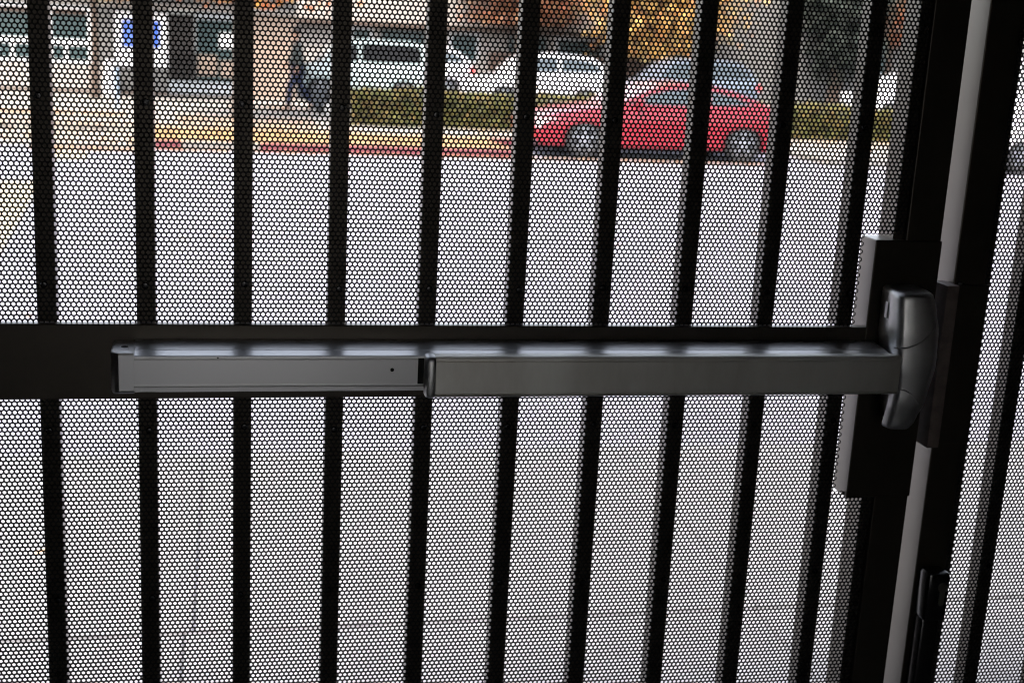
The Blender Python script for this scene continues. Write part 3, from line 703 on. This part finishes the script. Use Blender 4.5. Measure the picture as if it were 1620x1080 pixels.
# ------------------------------------------------------------------ pedestrian with a wheeled bag
def skin(name, verts, edges, radii, m, parent, root_i=0, sub=2):
    me = bpy.data.meshes.new(name); me.from_pydata([Vector(v) for v in verts], edges, [])
    o = bpy.data.objects.new(name, me); col.objects.link(o); o.parent = parent
    me.materials.append(M[m])
    md = o.modifiers.new('Skin', 'SKIN'); md.use_smooth_shade = True
    for i, r in enumerate(radii):
        rr = r if isinstance(r, tuple) else (r, r)
        me.skin_vertices[0].data[i].radius = rr; me.skin_vertices[0].data[i].use_root = (i == root_i)
    sb = o.modifiers.new('Subdivision', 'SUBSURF'); sb.levels = sub; sb.render_levels = sub
    return o
# local frame: walks towards -x, +z up
ps = empty('person', S(1.60, 7.65, 0.112), A, 'person in dark jacket and navy trousers walking left with a wheeled bag', 'person')
J = dict(pel=(0, 0, .93), sp=(-.01, 0, 1.12), ch=(-.02, 0, 1.34), nk=(-.03, 0, 1.50), hb=(-.045, 0, 1.58), ht=(-.055, 0, 1.70),
         sr=(-.02, -.18, 1.42), sl=(-.02, .18, 1.42), er=(.06, -.23, 1.16), el=(-.05, .23, 1.16), wr=(-.02, -.22, .94), wl=(-.20, .20, 1.00),
         hr=(.0, -.09, .90), hl=(.0, .09, .90), kr=(-.16, -.09, .52), kl=(.10, .09, .50), ar=(-.20, -.09, .09), al=(.34, .09, .17), tr=(-.36, -.10, .03), tl=(.24, .10, .03))
idx = {k: i for i, k in enumerate(J)}
E_ = [('pel', 'sp'), ('sp', 'ch'), ('ch', 'nk'), ('nk', 'hb'), ('hb', 'ht'), ('ch', 'sr'), ('ch', 'sl'), ('sr', 'er'), ('sl', 'el'), ('er', 'wr'), ('el', 'wl'),
      ('pel', 'hr'), ('pel', 'hl'), ('hr', 'kr'), ('hl', 'kl'), ('kr', 'ar'), ('kl', 'al'), ('ar', 'tr'), ('al', 'tl')]
RD = dict(pel=.13, sp=.12, ch=.13, nk=.055, hb=.085, ht=.085, sr=.06, sl=.06, er=.042, el=.042, wr=.030, wl=.030, hr=.09, hl=.09, kr=.06, kl=.06, ar=.04, al=.04, tr=.035, tl=.035)
V_ = [J[k] for k in J]; EE = [(idx[a], idx[b]) for a, b in E_]; RR = [RD[k] for k in J]
# fingers and thumb on each hand
for w_k, e_k in (('wr', 'er'), ('wl', 'el')):
    wv = Vector(J[w_k]); d = (wv - Vector(J[e_k])).normalized(); side = Vector((0, 1, 0)); nrm = d.cross(side).normalized()
    pi = len(V_); V_.append(tuple(wv + d * 0.05)); EE.append((idx[w_k], pi)); RR.append((.036, .018))
    for q, ln in enumerate((.075, .085, .08, .062)):
        off = nrm * ((q - 1.5) * 0.019); a = len(V_)
        V_.append(tuple(wv + d * 0.095 + off)); V_.append(tuple(wv + d * (0.095 + ln * .55) + off + side * 0.008)); V_.append(tuple(wv + d * (0.095 + ln * .8) + off + side * 0.03))
        EE += [(pi, a), (a, a + 1), (a + 1, a + 2)]; RR += [.0095, .0085, .0075]
    a = len(V_); V_.append(tuple(wv + d * 0.05 - nrm * 0.045)); V_.append(tuple(wv + d * 0.09 - nrm * 0.055)); EE += [(pi, a), (a, a + 1)]; RR += [.011, .0085]
skin('body', V_, EE, RR, 'skin', ps)
def sub(keys, edges, radii, name, m, move=None):
    ii = {k: i for i, k in enumerate(keys)}
    vv = [J[k] for k in keys]
    return skin(name, vv, [(ii[a], ii[b]) for a, b in edges], radii, m, ps)
jk = ['pel', 'sp', 'ch', 'sr', 'sl', 'er', 'el', 'wr', 'wl', 'nk']
sub(jk, [('pel', 'sp'), ('sp', 'ch'), ('ch', 'sr'), ('ch', 'sl'), ('sr', 'er'), ('sl', 'el'), ('er', 'wr'), ('el', 'wl'), ('ch', 'nk')],
    [(.17, .19), (.15, .17), (.16, .18), .085, .085, .062, .062, .048, .048, .072], 'jacket', 'jacket')
tk = ['pel', 'hr', 'hl', 'kr', 'kl', 'ar', 'al']
sub(tk, [('pel', 'hr'), ('pel', 'hl'), ('hr', 'kr'), ('hl', 'kl'), ('kr', 'ar'), ('kl', 'al')], [.15, .115, .115, .085, .085, .065, .065], 'trousers', 'trouser')
for a_, t_k in (('ar', 'tr'), ('al', 'tl')):
    av, tv = Vector(J[a_]), Vector(J[t_k]); 
    skin('shoe', [av + Vector((.05, 0, -.04)), av.lerp(tv, .5) + Vector((0, 0, -.02)), tv], [(0, 1), (1, 2)], [(.05, .05), (.052, .04), (.045, .032)], 'hair', ps)
hb, ht = Vector(J['hb']), Vector(J['ht'])
hr_ = MB()
N1, N2 = 14, 8
vs = []
for i in range(N2 + 1):
    th = math.pi * 0.62 * i / N2
    for k in range(N1):
        ph = 2 * math.pi * k / N1
        r = 0.112 + 0.004 * math.sin(5 * ph + i)
        x, y, z = r * math.sin(th) * math.cos(ph), r * 0.88 * math.sin(th) * math.sin(ph), r * 1.05 * math.cos(th)
        vs.append((ht.x + 0.018 + x * (0.8 if x < 0 and th > 1.1 else 1), y, ht.z - 0.03 + z))
fs = [(i * N1 + k, i * N1 + (k + 1) % N1, (i + 1) * N1 + (k + 1) % N1, (i + 1) * N1 + k) for i in range(N2) for k in range(N1)]
hr_.add(vs, fs).build('hair', 'hair', ps, smooth=True)
fc = MB()
fc.tube([(-.135, 0, 1.655), (-.158, 0, 1.625), (-.138, 0, 1.618)], [.007, .013, .010], 6)       # nose
fc.build('nose', 'skin', ps, smooth=True)
ey = MB()
for q in (-1, 1): ey.lathe([(.001, -.010), (.009, 0), (.001, .010)], 8, c=(-.130, .036 * q, 1.655))
ey.build('eye', 'hair', ps)
MB().tube([(-.128, -.028, 1.588), (-.134, 0, 1.586), (-.128, .028, 1.588)], [.004, .007, .004], 6).build('mouth', 'skin', ps)
er_ = MB()
for q in (-1, 1): er_.lathe([(.012, -.006), (.022, 0), (.010, .006)], 10, axis='y', c=(-.045, .087 * q, 1.64))
er_.build('ear', 'skin', ps)
bagr = empty('wheeled_bag', S(2.03, 7.45, 0.112), A, 'grey wheeled bag standing upright behind the walking person', 'bag')
MB().box(-.13, .13, -.13, .13, .09, .56, 0.035).build('bag_body', 'bag', bagr, smooth=True)
MB().box(-.10, .10, -.15, -.131, .16, .38, 0.006).build('front_pocket', 'bag', bagr)
MB().tube([(-.05, -.08, .575), (-.30, -.08, .86), (-.44, -.08, .93), (-.44, .08, .93), (-.30, .08, .86), (-.05, .08, .575)], .011, 8).build('handle', 'rubber', bagr, smooth=True)
wm = None
for q in (-1, 1):
    MB().lathe([(.03, -.02), (.085, -.02), (.09, 0), (.085, .02), (.03, .02)], 18, axis='y', c=(.05, .14 * q, .09)).build('wheel', 'rubber', bagr, smooth=True)
